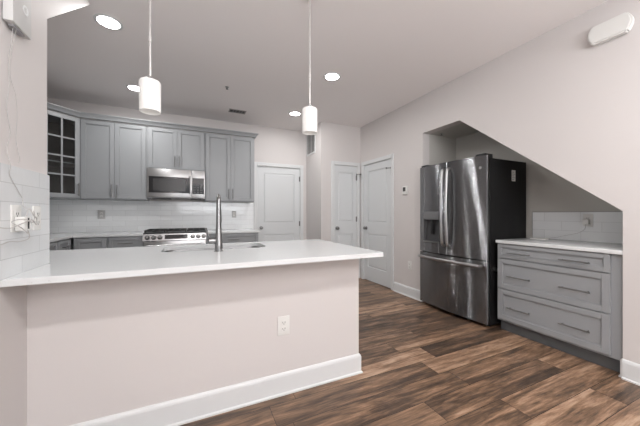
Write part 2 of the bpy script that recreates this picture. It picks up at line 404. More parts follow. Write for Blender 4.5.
d2 = door('door_2', frC, wC, DH, [(.085, wC-.085, .25, .82), (.085, wC-.085, 1.04, 1.92)], .06, wC-.006, (.33, 1.08, 1.83), (1.83, 1))
d3 = door('door_3', frR, wR, DH, [(.115, wR-.125, .25, .83), (.115, wR-.125, 1.03, 1.92)], .07, wR-.006, (.33, 1.08, 1.83), (1.83, -1))
for d, l in ((d1, 'white two-panel door in the back wall beside the cabinets'), (d2, 'narrow white two-panel closet door facing the camera'), (d3, 'white two-panel door in the right wall beyond the thermostat')):
    d['label'] = l; d['category'] = 'door'
b = NB(); bx(b, (.03, .017, DH-.004), (.10, .03, DH+.012), frB, .003); cyl(b, (.10, .023, DH+.004), (.17, .023, DH+.004), .004, fr=frB)
obj('door_latch', b, 'nickel', d1)

# ------------------------------------------------------------------ backsplashes (parts of their walls)
b = NB(); bx(b, (XL, .2, TOP), (XL+.010, YE, 1.381)); o = struct('tile_backsplash', b, 'tileL', parent=w_left); o['label'] = 'white glossy subway tile'
b = NB(); bx(b, (XK, YB-.010, TOP-.3), (.985, YB, 1.372)); o = struct('tile_backsplash', b, 'tileB', parent=w_back); o['label'] = 'glossy pale grey subway tile'
b = NB(); bx(b, (XK, YE, TOP), (XK+.010, YB-.010, 1.372)); o = struct('tile_backsplash', b, 'tileL', parent=w_kl)
b = NB(); bx(b, (XN-.010, slopeB[0], TOP), (XN, 1.79, 1.195)); o = struct('tile_backsplash', b, 'tileN', parent=w_niche); o['label'] = 'pale grey subway tile strip'
b = NB(); bx(b, (XN-.011, slopeB[0], 1.195), (XN, 1.792, 1.199)); bx(b, (XN-.011, 1.79, TOP), (XN, 1.793, 1.195)); struct('tile_edge', b, 'greyp', parent=w_niche)

# ------------------------------------------------------------------ cabinets
def shaker(name, parent, fr, u0, u1, z0, z1, mtl='cab', st=.052):
    """framed panel on the plane n=0 growing outward to n=.019"""
    b = NB(); g = .0015; u0 += g; u1 -= g; z0 += g; z1 -= g
    bx(b, (u0, 0, z0), (u0+st, .019, z1), fr, .0015, 1); bx(b, (u1-st, 0, z0), (u1, .019, z1), fr, .0015, 1)
    bx(b, (u0+st, 0, z0), (u1-st, .019, z0+st), fr, .0015, 1); bx(b, (u0+st, 0, z1-st), (u1-st, .019, z1), fr, .0015, 1)
    bx(b, (u0+st, 0, z0+st), (u1-st, .006, z1-st), fr)
    # bead around the field
    k = .007; U0, U1, Z0, Z1 = u0+st, u1-st, z0+st, z1-st
    bx(b, (U0, .006, Z0), (U0+k, .013, Z1), fr, .002, 1); bx(b, (U1-k, .006, Z0), (U1, .013, Z1), fr, .002, 1)
    bx(b, (U0+k, .006, Z0), (U1-k, .013, Z0+k), fr, .002, 1); bx(b, (U0+k, .006, Z1-k), (U1-k, .013, Z1), fr, .002, 1)
    return obj(name, b, mtl, parent)
def pull(parent, fr, u, z, L=.165, vert=True, mtl='handle', n0=.019):
    b = NB()
    if vert:
        cyl(b, (u, n0+.028, z-L/2), (u, n0+.028, z+L/2), .0068, seg=12, fr=fr)
        for s in (-1, 1): cyl(b, (u, n0-.002, z+s*(L/2-.018)), (u, n0+.028, z+s*(L/2-.018)), .0045, seg=10, fr=fr)
    else:
        cyl(b, (u-L/2, n0+.028, z), (u+L/2, n0+.028, z), .0058, seg=12, fr=fr)
        for s in (-1, 1): cyl(b, (u+s*(L/2-.018), n0-.002, z), (u+s*(L/2-.018), n0+.028, z), .0045, seg=10, fr=fr)
    return obj('handle', b, mtl, parent)
UB, UT = 1.372, 2.44
YU = YB-.34+.0                                    # door plane of the upper cabinets
frU = F((0, YU+.019, 0), (1, 0, 0), (0, -1, 0))
def upper(label, x0, x1, z0, z1, hz):
    t = thing('upper_cabinet', label, 'cabinet', (x0, YB-.33, z0))
    b = NB(); bx(b, (x0+.0005, YU+.019, z0), (x1-.0005, YB-.0005 if z0 > 1.5 else YB-.0105, z1)); obj('body', b, 'cab', t, False)
    xm = (x0+x1)/2
    for a, c, hu in ((x0+.012, xm, xm-.03), (xm, x1-.012, xm+.03)):
        d = shaker('door', t, frU, a, c, z0+.012, z1-.012); pull(d, frU, hu, hz)
    return t
upper('grey two-door upper cabinet between the glass corner cabinet and the microwave', -1.358, -.595, UB, UT, UB+.12)
upper('short grey two-door upper cabinet directly above the microwave', -.595, .170, 1.83, UT, 1.83+.12)
upper('grey two-door upper cabinet right of the microwave, nearest the white door', .170, .932, UB, UT, UB+.12)
# corner glass cabinet
A, Bp = Vector((-1.358, YU+.019)), Vector((-1.640, YU+.019-.282))
t = thing('corner_cabinet', 'grey diagonal corner cabinet with muntined glass door and dark inside', 'cabinet', (-1.6, 4.6, UB))
outer = [(A.x-.0005, A.y), (Bp.x, Bp.y+.0005), (XK+.0005, Bp.y+.0005), (XK+.0005, YB-.0005), (A.x-.0005, YB-.0005)]
b = NB()
hk = [(-1.376, A.y+.012), (Bp.x+.0, Bp.y+.018), (XK+.018, Bp.y+.018), (XK+.018, YB-.018), (-1.376, YB-.018)]
xk = XK+.0105
o2 = [(A.x-.0005, A.y), (Bp.x, Bp.y+.0005), (xk, Bp.y+.0005), (xk, YB-.0105), (A.x-.0005, YB-.0105)]
prism(b, [o2], UB, UB+.018); prism(b, [o2], UT-.018, UT)
bx(b, (A.x-.018, A.y, UB+.018), (A.x-.0005, YB-.0105, UT-.018)); bx(b, (xk, YB-.022, UB+.018), (A.x-.018, YB-.0105, UT-.018))
bx(b, (xk, Bp.y+.0005, UB+.018), (xk+.012, YB-.022, UT-.018)); bx(b, (xk+.012, Bp.y+.0005, UB+.018), (Bp.x, Bp.y+.018, UT-.018))
obj('body', b, 'cab', t, False)
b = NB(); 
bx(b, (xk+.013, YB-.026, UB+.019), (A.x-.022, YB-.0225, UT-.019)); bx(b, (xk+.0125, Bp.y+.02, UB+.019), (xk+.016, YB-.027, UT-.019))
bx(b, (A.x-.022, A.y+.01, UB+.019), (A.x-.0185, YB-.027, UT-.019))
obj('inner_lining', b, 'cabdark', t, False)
for z in (1.825,):
    b = NB(); prism(b, [[(A.x-.024, A.y+.03), (Bp.x+.01, Bp.y+.05), (xk+.02, Bp.y+.05), (xk+.02, YB-.03), (A.x-.024, YB-.03)]], z, z+.014)
    obj('shelf', b, 'cab', t, False)
ud = (A-Bp).normalized(); nd = Vector((ud.y, -ud.x)); LD = (A-Bp).length
frD = F((Bp.x, Bp.y, 0), (ud.x, ud.y, 0), (nd.x, nd.y, 0))
b = NB(); z0, z1, st = UB+.012, UT-.012, .052; u0, u1 = .008, LD-.008
bx(b, (u0, .001, z0), (u0+st, .020, z1), frD, .0015, 1); bx(b, (u1-st, .001, z0), (u1, .020, z1), frD, .0015, 1)
bx(b, (u0+st, .001, z0), (u1-st, .020, z0+st), frD, .0015, 1); bx(b, (u0+st, .001, z1-st), (u1-st, .020, z1), frD, .0015, 1)
um = (u0+u1)/2; bx(b, (um-.009, .004, z0+st), (um+.009, .018, z1-st), frD)
zz0, zz1 = z0+st, z1-st
for k in range(1, 4):
    zc = zz0+(zz1-zz0)*k/4
    for a, c in ((u0+st, um-.009), (um+.009, u1-st)): bx(b, (a, .004, zc-.009), (c, .018, zc+.009), frD)
d = obj('door', b, 'cab', t)
b = NB(); bx(b, (u0+st-.004, .007, zz0-.004), (u1-st+.004, .010, zz1+.004), frD); obj('pane', b, 'glass', d, False)
pull(d, frD, u1-.026, UB+.12, n0=.020)
# hidden neighbour on the left kitchen wall
t = thing('upper_cabinet', 'grey upper cabinet on the left kitchen wall behind the tiled stub', 'cabinet', (-1.8, 3.9, UB))
b = NB(); bx(b, (XK+.0105, 3.58, UB), (-1.640, Bp.y, UT)); obj('body', b, 'cab', t, False)
frLU = F((-1.640, 0, 0), (0, 1, 0), (1, 0, 0))
for a, c, hu in ((3.59, 3.955, 3.925), (3.955, 4.325, 3.985)):
    dd = shaker('door', t, frLU, a, c, UB+.012, UT-.012); pull(dd, frLU, hu, UB+.12)
# crown
b = NB()
CP = [(0, UT+.0005), (.004, UT+.0005), (.022, UT+.004), (.024, UT+.014), (.042, UT+.034), (.052, UT+.050), (.056, UT+.052), (.056, UT+.062), (0, UT+.062)]
sweep(b, [(-1.62, 3.58), (-1.62, Bp.y-.008), (-1.358+.008, YU-.001), (.932, YU-.001), (.932, YB-.001)], [(o_, z) for o_, z in CP])
tag(obj('crown_molding', b, 'cab'), 'grey crown molding running along the top of the upper cabinets', 'molding')
# base cabinets
def base_box(b, lo, hi): bx(b, lo, hi)
YF = 4.33; CT = TOP-SL
frB2 = F((0, YF, 0), (1, 0, 0), (0, -1, 0))
def base_back(label, x0, x1, kind):
    t = thing('base_cabinet', label, 'cabinet', (x0, YF, 0))
    b = NB(); bx(b, (x0+.0005, YF, .10), (x1-.0005, YB-.0105, CT)); bx(b, (x0+.0005, YF+.06, 0), (x1-.0005, YB-.0105, .10)); obj('body', b, 'cab', t, False)
    if kind == 'door':
        d = shaker('door', t, frB2, x0+.01, x1-.01, .12, CT-.012, st=.05)
    else:
        d = shaker('drawer', t, frB2, x0+.01, x1-.01, .70, CT-.012, st=.035); pull(d, frB2, (x0+x1)/2, .795, vert=False)
        d = shaker('door', t, frB2, x0+.01, x1-.01, .12, .69); pull(d, frB2, x1-.05, .60)
base_back('grey base cabinet door right at the inner corner of the back counter', -1.329, -.985, 'door')
base_back('grey base cabinet with a top drawer, left of the range', -.983, -.600, 'drawer')
base_back('grey base cabinet with a top drawer, right of the range', .178, .932, 'drawer')
frL2 = F((-1.36, 0, 0), (0, 1, 0), (1, 0, 0))
for (a, c, lab) in ((3.945, 4.31, 'grey left-leg base cabinet nearest the back corner'), (3.36, 3.944, 'grey left-leg base cabinet, second from the back corner'), (2.58, 3.359, 'grey left-leg base cabinet nearest the peninsula')):
    t = thing('base_cabinet', lab, 'cabinet', (-1.36, a, 0))
    b = NB(); bx(b, (XK+.0105, a+.0005, .10), (-1.36, c-.0005, CT)); bx(b, (XK+.0105, a+.0005, 0), (-1.42, c-.0005, .10)); obj('body', b, 'cab', t, False)
    d = shaker('drawer', t, frL2, a+.01, c-.01, .70, CT-.012, st=.035); pull(d, frL2, (a+c)/2, .795, vert=False)
    d = shaker('door', t, frL2, a+.01, c-.01, .12, .69); pull(d, frL2, c-.05, .60)
# peninsula run, opening toward the kitchen
frP = F((0, 2.55, 0), (-1, 0, 0), (0, 1, 0))
for (a, c, lab) in ((-.70, -.26, 'grey base cabinet inside the peninsula, left of the sink'), (-.258, .598, 'grey sink base cabinet under the peninsula sink'), (.60, 1.095, 'grey base cabinet inside the peninsula, right of the sink')):
    t = thing('base_cabinet', lab, 'cabinet', (a, 2.0, 0))
    b = NB(); bx(b, (a, YH+.117, .10), (c, YH+.135, CT)); bx(b, (a, YH+.135, .10), (a+.018, 2.55, CT)); bx(b, (c-.018, YH+.135, .10), (c, 2.55, CT))
    bx(b, (a, YH+.135, .10), (c, 2.55, .118)); bx(b, (a, YH+.117, 0), (c, 2.49, .10)); obj('body', b, 'cab', t, False)
    xm = (a+c)/2; d = shaker('door', t, frP, -c+.003, -xm, .12, CT-.004); pull(d, frP, -xm-.03, .76); d = shaker('door', t, frP, -xm, -a-.003, .12, CT-.004); pull(d, frP, -xm+.03, .76)
# ------------------------------------------------------------------ worktops
b = NB()
sinkhole = rrect(-.205, 2.16, .545, 2.53, .09)
prism(b, [[(XL, 1.528), (1.182, 1.528), (1.182, 2.603), (-1.333, 2.603), (-1.333, 4.30), (-.602, 4.30), (-.602, YB-.0105), (XK+.0105, YB-.0105), (XK+.0105, YE+.001), (XL, YE+.001)], sinkhole], CT+.0005, TOP, bev=.002)
tag(obj('worktop', b, 'quartz'), 'long white speckled quartz worktop covering the peninsula and left back counter', 'worktop')
b = NB(); bx(b, (.180, 4.30, CT+.0005), (.950, YB-.0105, TOP), bev=.002); tag(obj('worktop', b, 'quartz'), 'short white quartz worktop right of the range', 'worktop')
b = NB(); bx(b, (XR-.012, slopeB[0]+.001, CT+.0005), (XN-.0105, 1.792, TOP), bev=.002); tag(obj('worktop', b, 'quartz'), 'white quartz worktop on the drawer cabinet in the stair niche', 'worktop')
# ------------------------------------------------------------------ sink and faucet
def bowl(b, loop_fn, ztop, zbot):
    t = bmesh.new(); th = .003
    rings = []
    for inset, z in ((-.012, ztop-.001), (0, ztop-.001), (.004, ztop-.02), (.010, zbot+.03), (.03, zbot)):
        lp = loop_fn(inset); rings.append([t.verts.new((x, y, z)) for x, y in lp])
    for A_, B_ in zip(rings, rings[1:]):
        for i in range(len(A_)): t.faces.new((A_[i], A_[(i+1) % len(A_)], B_[(i+1) % len(A_)], B_[i]))
    t.faces.new(rings[-1]); merge(b, t)
b = NB(); bowl(b, lambda i: rrect(-.205+i, 2.16+i, .545-i, 2.53-i, .09-min(i, .03)), CT, .70)
t = thing('kitchen_sink', 'undermounted steel sink set in the peninsula worktop', 'sink', (.17, 2.35, .70))
o = obj('basin', b, 'sink', t); md = o.modifiers.new('thick', 'SOLIDIFY'); md.thickness = .002; md.offset = -1
b = NB(); lathe(b, (.17, 2.35, .7005), (.17, 2.35, .706), [(0, .045), (.6, .045), (1, .03)], 24); obj('drain', b, 'chrome', t)
fx, fy = .165, 2.06
t = thing('kitchen_faucet', 'tall brushed steel pull-down faucet standing at the peninsula sink', 'faucet', (fx, fy, TOP))
b = NB(); lathe(b, (fx, fy, TOP), (fx, fy, TOP+.352), [(0, .031), (.012, .031), (.02, .027), (.22, .026), (.26, .0225), (.55, .0175), (1, .0145)], 28)
tube(b, [(fx, fy, TOP+.345), (fx+.001, fy+.008, TOP+.372), (fx+.004, fy+.045, TOP+.392), (fx+.008, fy+.10, TOP+.392), (fx+.012, fy+.155, TOP+.372), (fx+.016, fy+.185, TOP+.335), (fx+.018, fy+.195, TOP+.30)], .0145, 16)
obj('body', b, 'chrome', t)
b = NB(); lathe(b, (fx+.018, fy+.195, TOP+.31), (fx+.020, fy+.205, TOP+.19), [(0, .015), (.1, .0165), (.85, .020), (1, .018)], 24); obj('spray_head', b, 'chrome', t)
b = NB(); cyl(b, (fx-.02, fy, TOP+.075), (fx-.062, fy, TOP+.075), .021); cyl(b, (fx-.062, fy, TOP+.075), (fx-.070, fy, TOP+.075), .021, .016)
tube(b, [(fx-.058, fy, TOP+.082), (fx-.068, fy-.004, TOP+.115), (fx-.085, fy-.01, TOP+.165)], .0065, 10)
obj('lever', b, 'chrome', t)

# ------------------------------------------------------------------ range
RX0, RX1, RY = -.597, .175, 4.27
t = thing('gas_range', 'stainless gas range with front knobs standing between the back counters', 'range', (-.21, RY, 0))
b = NB(); bx(b, (RX0, RY+.04, .09), (RX1, YB-.012, .905)); bx(b, (RX0+.01, RY+.09, 0), (RX1-.01, YB-.05, .09)); obj('body', b, 'steel', t, False)
b = NB(); bx(b, (RX0, RY+.03, .905), (RX1, YB-.012, .925), bev=.004); obj('cooktop', b, 'black', t)
b = NB(); prism(b, [[(RY+.035, .905), (RY+.03, .918), (RY-.005, .905), (RY-.028, .815), (RY+.038, .815)]], RX0, RX1, 'x', bev=.003); obj('control_panel', b, 'steel', t)
tl = Vector((0, -(.09), -.023)).normalized()
def pp(x, z, n=0):                     # point on the tilted control panel
    f_ = (z-.815)/.09; return (x, RY-.028+.023*f_-n*.968, z+n*.25)
for kx in (-.545, -.475, -.40, .0, .07, .14):
    b = NB(); lathe(b, pp(kx, .860), pp(kx, .860, .040), [(0, .025), (.15, .025), (.2, .021), (.9, .019), (1, .016)], 20)
    k = obj('knob', b, 'handle', t); b = NB(); lathe(b, pp(kx, .860, -.002), pp(kx, .860, .004), [(0, .030), (1, .028)], 20); obj('knob_ring', b, 'black', k)
b = NB(); bx(b, (-.345, RY-.027, .838), (-.065, RY-.0135, .888)); 
b.free(); b = NB()
t2 = bmesh.new(); vv = [t2.verts.new(pp(*q)) for q in ((-.345, .835, -.004), (-.065, .835, -.004), (-.065, .892, -.004), (-.345, .892, -.004), (-.345, .835, .002), (-.065, .835, .002), (-.065, .892, .002), (-.345, .892, .002))]
for f_ in ((0, 1, 2, 3), (4, 5, 6, 7), (0, 1, 5, 4), (1, 2, 6, 5), (2, 3, 7, 6), (3, 0, 4, 7)): t2.faces.new([vv[i] for i in f_])
merge(b, t2); obj('display', b, 'blackglass', t)
b = NB(); bx(b, (RX0+.004, RY, .27), (RX1-.004, RY+.04, .808), bev=.006); dd = obj('oven_door', b, 'steel', t)
b = NB(); bx(b, (RX0+.09, RY-.003, .36), (RX1-.09, RY+.002, .66)); obj('oven_window', b, 'blackglass', dd)
b = NB(); cyl(b, (RX0+.05, RY-.05, .755), (RX1-.05, RY-.05, .755), .012)
for x in (RX0+.08, RX1-.08): cyl(b, (x, RY+.002, .755), (x, RY-.05, .755), .009)
obj('handle', b, 'steel', dd)
b = NB(); bx(b, (RX0+.004, RY+.002, .10), (RX1-.004, RY+.04, .262), bev=.005); obj('warming_drawer', b, 'steel', t)
for gx in (-.47, -.21, .05):
    b = NB()
    for y in (RY+.09, RY+.33, RY+.58): bx(b, (gx-.125, y-.006, .934), (gx+.125, y+.006, .950), bev=.002)
    for x in (-.119, -.04, .04, .119): bx(b, (gx+x-.005, RY+.09, .938), (gx+x+.005, RY+.58, .952), bev=.002)
    for x in (-.115, .115):
        for y in (RY+.09, RY+.58): bx(b, (gx+x-.006, y-.006, .924), (gx+x+.006, y+.006, .94))
    obj('grate', b, 'iron', t)
for gx, gy in ((-.47, .20), (-.47, .47), (-.21, .33), (.05, .20), (.05, .47)):
    b = NB(); lathe(b, (gx, RY+gy, .9248), (gx, RY+gy, .938), [(0, .045), (.5, .04), (.6, .032), (1, .03)], 20); obj('burner', b, 'iron', t)

# ------------------------------------------------------------------ microwave
MX0, MX1, MZ0, MZ1, MY = -.592, .168, 1.405, 1.829, YB-.40
t = thing('microwave_oven', 'stainless over-the-range microwave mounted under the short upper cabinet', 'microwave', (-.21, MY, MZ0))
b = NB(); bx(b, (MX0, MY+.03, MZ0), (MX1, YB-.011, MZ1-.0)); obj('body', b, 'greyp', t, False)
b = NB(); bx(b, (MX0, MY, MZ0+.01), (-.015, MY+.03, MZ1), bev=.004); dd = obj('door', b, 'steel', t)
b = NB(); bx(b, (MX0+.025, MY-.003, MZ0+.075), (-.045, MY+.001, MZ1-.115)); obj('window', b, 'blackglass', dd)
b = NB(); bx(b, (MX0+.075, MY-.0045, MZ0+.105), (-.10, MY-.0025, MZ1-.145)); obj('window_mesh', b, mat('door_mesh', (.025, .025, .026), .2), dd)
b = NB(); cyl(b, (-.035, MY-.035, MZ0+.06), (-.035, MY-.035, MZ1-.09), .010)
for z in (MZ0+.085, MZ1-.115): cyl(b, (-.035, MY, z), (-.035, MY-.035, z), .007)
obj('handle', b, 'nickel', dd)
b = NB(); bx(b, (-.013, MY+.001, MZ0+.01), (MX1, MY+.03, MZ1), bev=.003); cp = obj('control_panel', b, 'steel', t)
b = NB(); bx(b, (-.005, MY-.002, MZ0+.07), (MX1-.012, MY+.002, MZ1-.115)); obj('keypad', b, 'blackglass', cp)
for i in range(3):
    for j in range(4):
        b = NB(); bx(b, (.012+i*.045, MY-.0035, MZ0+.085+j*.035), (.040+i*.045, MY-.0015, MZ0+.105+j*.035)); obj('key', b, 'keys', cp)
for x0, x1 in ((MX0+.06, MX0+.30), (MX1-.20, MX1-.05)):
    b = NB(); bx(b, (x0, MY+.04, MZ0-.014), (x1, MY+.20, MZ0)); obj('vent_grille', b, 'slot', t)

# ------------------------------------------------------------------ refrigerator
FX, FY0, FY1, FT = 2.688, 1.834, 2.754, 1.780
t = thing('refrigerator', 'dark stainless french-door refrigerator in the niche under the stairs', 'refrigerator', (3.0, 2.29, 0))
b = NB(); bx(b, (FX+.075, FY0+.004, .03), (3.39, FY1-.004, 1.752), bev=.004)
for y in (FY0+.06, FY1-.06):
    cyl(b, (FX+.14, y, 0), (FX+.14, y, .035), .02); cyl(b, (3.34, y, 0), (3.34, y, .035), .02)
obj('body', b, 'fridgeside', t)
def curved(b, y0, y1, z0, z1, bulge, x_back=FX+.066, ym=None, wid=None, r=.010, k=14, lo_bulge=0):
    """door slab whose front bows gently outward; full-width arc centred on ym"""
    ym = (FY0+FY1)/2 if ym is None else ym; wid = (FY1-FY0)/2 if wid is None else wid
    pts = []
    for i in range(k+1):
        y = y0+(y1-y0)*i/k; x = FX+bulge*((y-ym)/wid)**2
        e = min(y-y0, y1-y)
        if e < 1e-6: x += .008
        pts.append((x, y))
    pts = [(pts[0][0], pts[0][1])]+[(FX+bulge*((y0+.006-ym)/wid)**2, y0+.006)]+pts[1:-1]+[(FX+bulge*((y1-.006-ym)/wid)**2, y1-.006)]+[pts[-1]]
    prism(b, [pts+[(x_back, y1), (x_back, y0)]], z0, z1)
SP = .694; YM = 2.298; BU = .034
b = NB()
DY0, DY1, DZ0, DZ1 = 2.420, 2.665, .825, 1.205      # dispenser opening
ym = (YM+FY1)/2
curved(b, YM+.003, DY0, SP+.005, FT, BU); curved(b, DY1, FY1, SP+.005, FT, BU, k=4)
curved(b, DY0, DY1, DZ1, FT, BU); curved(b, DY0, DY1, SP+.004, DZ0, BU)
ld = obj('left_door', b, 'fridge', t)
b = NB(); bx(b, (FX+.055, DY0, DZ0), (FX+.066, DY1, DZ1-.09)); bx(b, (FX+.014, DY0, DZ0), (FX+.055, DY1, DZ0+.012)); bx(b, (FX+.014, DY0, DZ0), (FX+.055, DY0+.008, DZ1-.09)); bx(b, (FX+.014, DY1-.008, DZ0), (FX+.055, DY1, DZ1-.09))
obj('dispenser_recess', b, mat('recess_dark', (.07, .072, .075), .4), ld)
b = NB(); bx(b, (FX+.002, DY0, DZ1-.10), (FX+.060, DY1, DZ1), bev=.003); obj('dispenser_panel', b, mat('dispenser_dark', (.16, .163, .168), .3), ld)
b = NB(); bx(b, (FX+.022, 2.515, DZ0+.10), (FX+.036, 2.565, DZ1-.10), bev=.004); cyl(b, (FX+.035, 2.54, DZ1-.14), (FX+.035, 2.54, DZ1-.10), .018); obj('dispenser_paddle', b, 'black', ld)
b = NB(); bx(b, (FX-.004, DY0, DZ0-.004), (FX+.02, DY1, DZ0+.010), bev=.002); obj('drip_tray', b, 'nickel', ld)
b = NB(); curved(b, FY0, YM-.003, SP+.005, FT, BU); rd = obj('right_door', b, 'fridge', t)
b = NB(); cyl(b, (FX+.030, 1.905, 1.655), (FX+.0215, 1.905, 1.655), .015); obj('emblem', b, 'nickel', rd)
b = NB(); curved(b, FY0, FY1, .045, SP-.007, BU, k=24); fd = obj('freezer_drawer', b, 'fridge', t)
for y, dr in ((YM+.035, ld), (YM-.035, rd)):
    b = NB(); bow = lambda s: .040+.022*math.sin(PI*s)
    tube(b, [(FX+.004, y, .80), (FX-.032, y, .815)]+[(FX-bow(s), y, .80+.90*s) for s in (.06, .2, .35, .5, .65, .8, .94)]+[(FX-.032, y, 1.685), (FX+.004, y, 1.70)], .0155, 14)
    obj('handle', b, 'nickel', dr)
b = NB(); HZ = SP-.055
tube(b, [(FX+.012, FY1-.05, HZ), (FX-.03, FY1-.055, HZ)]+[(FX-.045-.018*math.sin(PI*s), FY1-.06-(FY1-FY0-.12)*s, HZ) for s in (.02, .15, .3, .5, .7, .85, .98)]+[(FX-.03, FY0+.055, HZ), (FX+.012, FY0+.05, HZ)], .017, 14)
obj('handle', b, 'nickel', fd)
b = NB(); bx(b, (FX+.03, FY0+.03, FT), (FX+.16, FY0+.13, FT+.022), bev=.004); bx(b, (FX+.03, FY1-.13, FT), (FX+.16, FY1-.03, FT+.022), bev=.004); bx(b, (FX+.075, FY0+.03, 1.750), (FX+.16, FY1-.03, FT), bev=.002); obj('hinge_cover', b, 'black', t)
b = NB(); bx(b, (FX+.0665, FY0+.012, .05), (FX+.0745, FY1-.012, 1.76)); obj('door_gasket', b, 'slot', t)
b = NB(); cyl(b, (2.83, FY0+.0045, .605), (2.83, FY0-.022, .605), .020); obj('side_bumper', b, 'nickel', t)
b = NB(); bx(b, (3.125, FY0+.0025, 1.53), (3.19, FY0+.0045, 1.65)); st_ = obj('sticker', b, 'label', t)
b = NB()
for i in range(5): bx(b, (3.133, FY0+.0015, 1.545+i*.02), (3.180 if i % 2 else 3.165, FY0+.0028, 1.549+i*.02))
obj('print_lines', b, 'slot', st_)

# ------------------------------------------------------------------ niche drawer cabinet
CX, CY0, CY1 = 2.815, .955, 1.792
t = thing('drawer_cabinet', 'grey three-drawer cabinet with bar pulls beside the refrigerator', 'cabinet', (3.1, 1.37, 0))
b = NB(); bx(b, (CX, CY0, .11), (XN-.012, CY1, CT)); bx(b, (CX+.07, CY0, 0), (XN-.012, CY1, .11)); obj('body', b, 'cab', t, False)
b = NB(); bx(b, (CX+.004, slopeB[0]+.001, .11), (CX+.022, CY0-.0005, CT)); obj('filler_strip', b, 'cab', t, False)
b = NB(); bx(b, (CX+.055, slopeB[0]+.001, 0), (CX+.069, CY1, .109)); obj('toe_kick', b, 'toe', t, False)
frN = F((CX, 0, 0), (0, -1, 0), (-1, 0, 0))
for z0, z1, st in ((.738, .878, .034), (.436, .732, .045), (.128, .430, .045)):
    d = shaker('drawer', t, frN, -CY1+.012, -CY0+.002, z0, z1, st=st)
    zc = (z0+z1)/2+ (-.012 if z1 > .8 else -.015)
    for y in (1.575, 1.158): pull(d, frN, -y, zc, L=.20, vert=False)

# ------------------------------------------------------------------ ceiling lights, pendants
for (x, y), lab in zip(CAN_K+CAN_L, ('lit recessed ceiling light nearest the left wall, upper left of the view', 'lit recessed ceiling light half hidden behind the left pendant', 'lit recessed ceiling light right of the right pendant', 'lit recessed ceiling light just left of the right pendant shade', 'recessed ceiling light above the camera', 'recessed ceiling light above and right of the camera')):
    t = thing('recessed_light', lab, 'ceiling light', (x, y, H), 'recessed ceiling lights')
    b = NB(); tt = bmesh.new(); R = [(.098, 0), (.098, -.004), (.090, -.007), (.078, -.007), (.076, -.0035)]; rings = [[tt.verts.new((x+r*math.cos(2*PI*i/36), y+r*math.sin(2*PI*i/36), H+z)) for i in range(36)] for r, z in R]
    for A_, B_ in zip(rings, rings[1:]):
        for i in range(36): tt.faces.new((A_[i], A_[(i+1) % 36], B_[(i+1) % 36], B_[i]))
    merge(b, tt); obj('trim_ring', b, 'white', t)
    b = NB(); cyl(b, (x, y, H), (x, y, H-.0045), .077, seg=36); obj('lens', b, 'lens', t)
PY = 1.80
for px, lab in ((-.217, 'white cylinder glass pendant on a thin rod, left of the two over the peninsula'), (.751, 'white cylinder glass pendant on a thin rod, right of the two over the peninsula')):
    t = thing('pendant_light', lab, 'pendant light', (px, PY, H), 'pendant lights over the peninsula')
    b = NB(); lathe(b, (px, PY, H), (px, PY, H-.025), [(0, .06), (.7, .06), (1, .02)], 28); obj('canopy', b, 'nickel', t)
    b = NB(); cyl(b, (px, PY, H-.02), (px, PY, 1.932), .0055, seg=12); lathe(b, (px, PY, 2.135), (px, PY, 2.165), [(0, .006), (.1, .009), (.9, .009), (1, .006)], 14); obj('rod', b, mat('satin_rod', (.62, .61, .60), .35, .6), t)
    z0, z1, R = 1.748, 1.922, .053
    b = NB(); lathe(b, (px, PY, z0), (px, PY, z1), [(0, R-.004), (0, R), (.93, R), (.98, R-.004), (1, R-.012), (1, .014), (.97, .014), (.97, R-.014), (.92, R-.005), (.02, R-.005), (0, R-.004)], 40, cap=False); obj('glass_shade', b, 'shade', t)
    b = NB(); lathe(b, (px, PY, z1), (px, PY, z1+.022), [(0, .024), (.5, .020), (1, .008)], 24)
    for a in (0, 2.1, 4.2): cyl(b, (px+.034*math.cos(a), PY+.034*math.sin(a), z1), (px+.034*math.cos(a), PY+.034*math.sin(a), z1+.006), .005, seg=10)
    obj('shade_cap', b, 'nickel', t)
    b = NB(); lathe(b, (px, PY, z0+.05), (px, PY, z1-.006), [(0, .004), (.15, .022), (.45, .028), (.8, .016), (1, .014)], 20); obj('bulb', b, 'shade', t)

# ------------------------------------------------------------------ wall plates
def outlet(label, fr, u, z, kind='outlet', pm='plastic', w_=.072, h_=.116, group=None):
    t = thing('wall_outlet' if kind == 'outlet' else 'wall_switch', label, 'outlet' if kind == 'outlet' else 'switch', tuple(fr.m @ Vector((u, 0, z))), group)
    b = NB(); bx(b, (u-w_/2, 0, z-h_/2), (u+w_/2, .006, z+h_/2), fr, .0025); obj('plate', b, pm, t)
    if kind == 'outlet':
        for s in (-1, 1):
            b = NB(); bx(b, (u-.017, .006, z+s*.020-.014), (u+.017, .008, z+s*.020+.014), fr, .001, 1); f_ = obj('socket', b, 'plastic', t)
            b = NB(); bx(b, (u-.009, .0078, z+s*.020-.004), (u-.006, .0085, z+s*.020+.006), fr); bx(b, (u+.006, .0078, z+s*.020-.004), (u+.009, .0085, z+s*.020+.006), fr); cyl(b, (u, .0078, z+s*.020-.009), (u, .0085, z+s*.020-.009), .003, fr=fr, seg=10); obj('slots', b, 'slot', f_)
    return t
frPH = F((0, YH, 0), (1, 0, 0), (0, -1, 0)); frRW = F((XR, 0, 0), (0, -1, 0), (-1, 0, 0)); frLT = F((XL+.010, 0, 0), (0, 1, 0), (1, 0, 0))
frNT = F((XN-.010, 0, 0), (0, -1, 0), (-1, 0, 0)); frBT = F((0, YB-.010, 0), (1, 0, 0), (0, -1, 0))
outlet('white outlet low on the beige half wall under the peninsula worktop', frPH, .540, .447, w_=.080, h_=.122)
outlet('white outlet low on the right wall between door and refrigerator', frRW, -3.018, .447)
outlet('plain white outlet on the left tile nearest the tile edge', frLT, 1.797, 1.157)
outlet('white outlet on the left tile with a plugged adapter and loose cords', frLT, 1.622, 1.157)
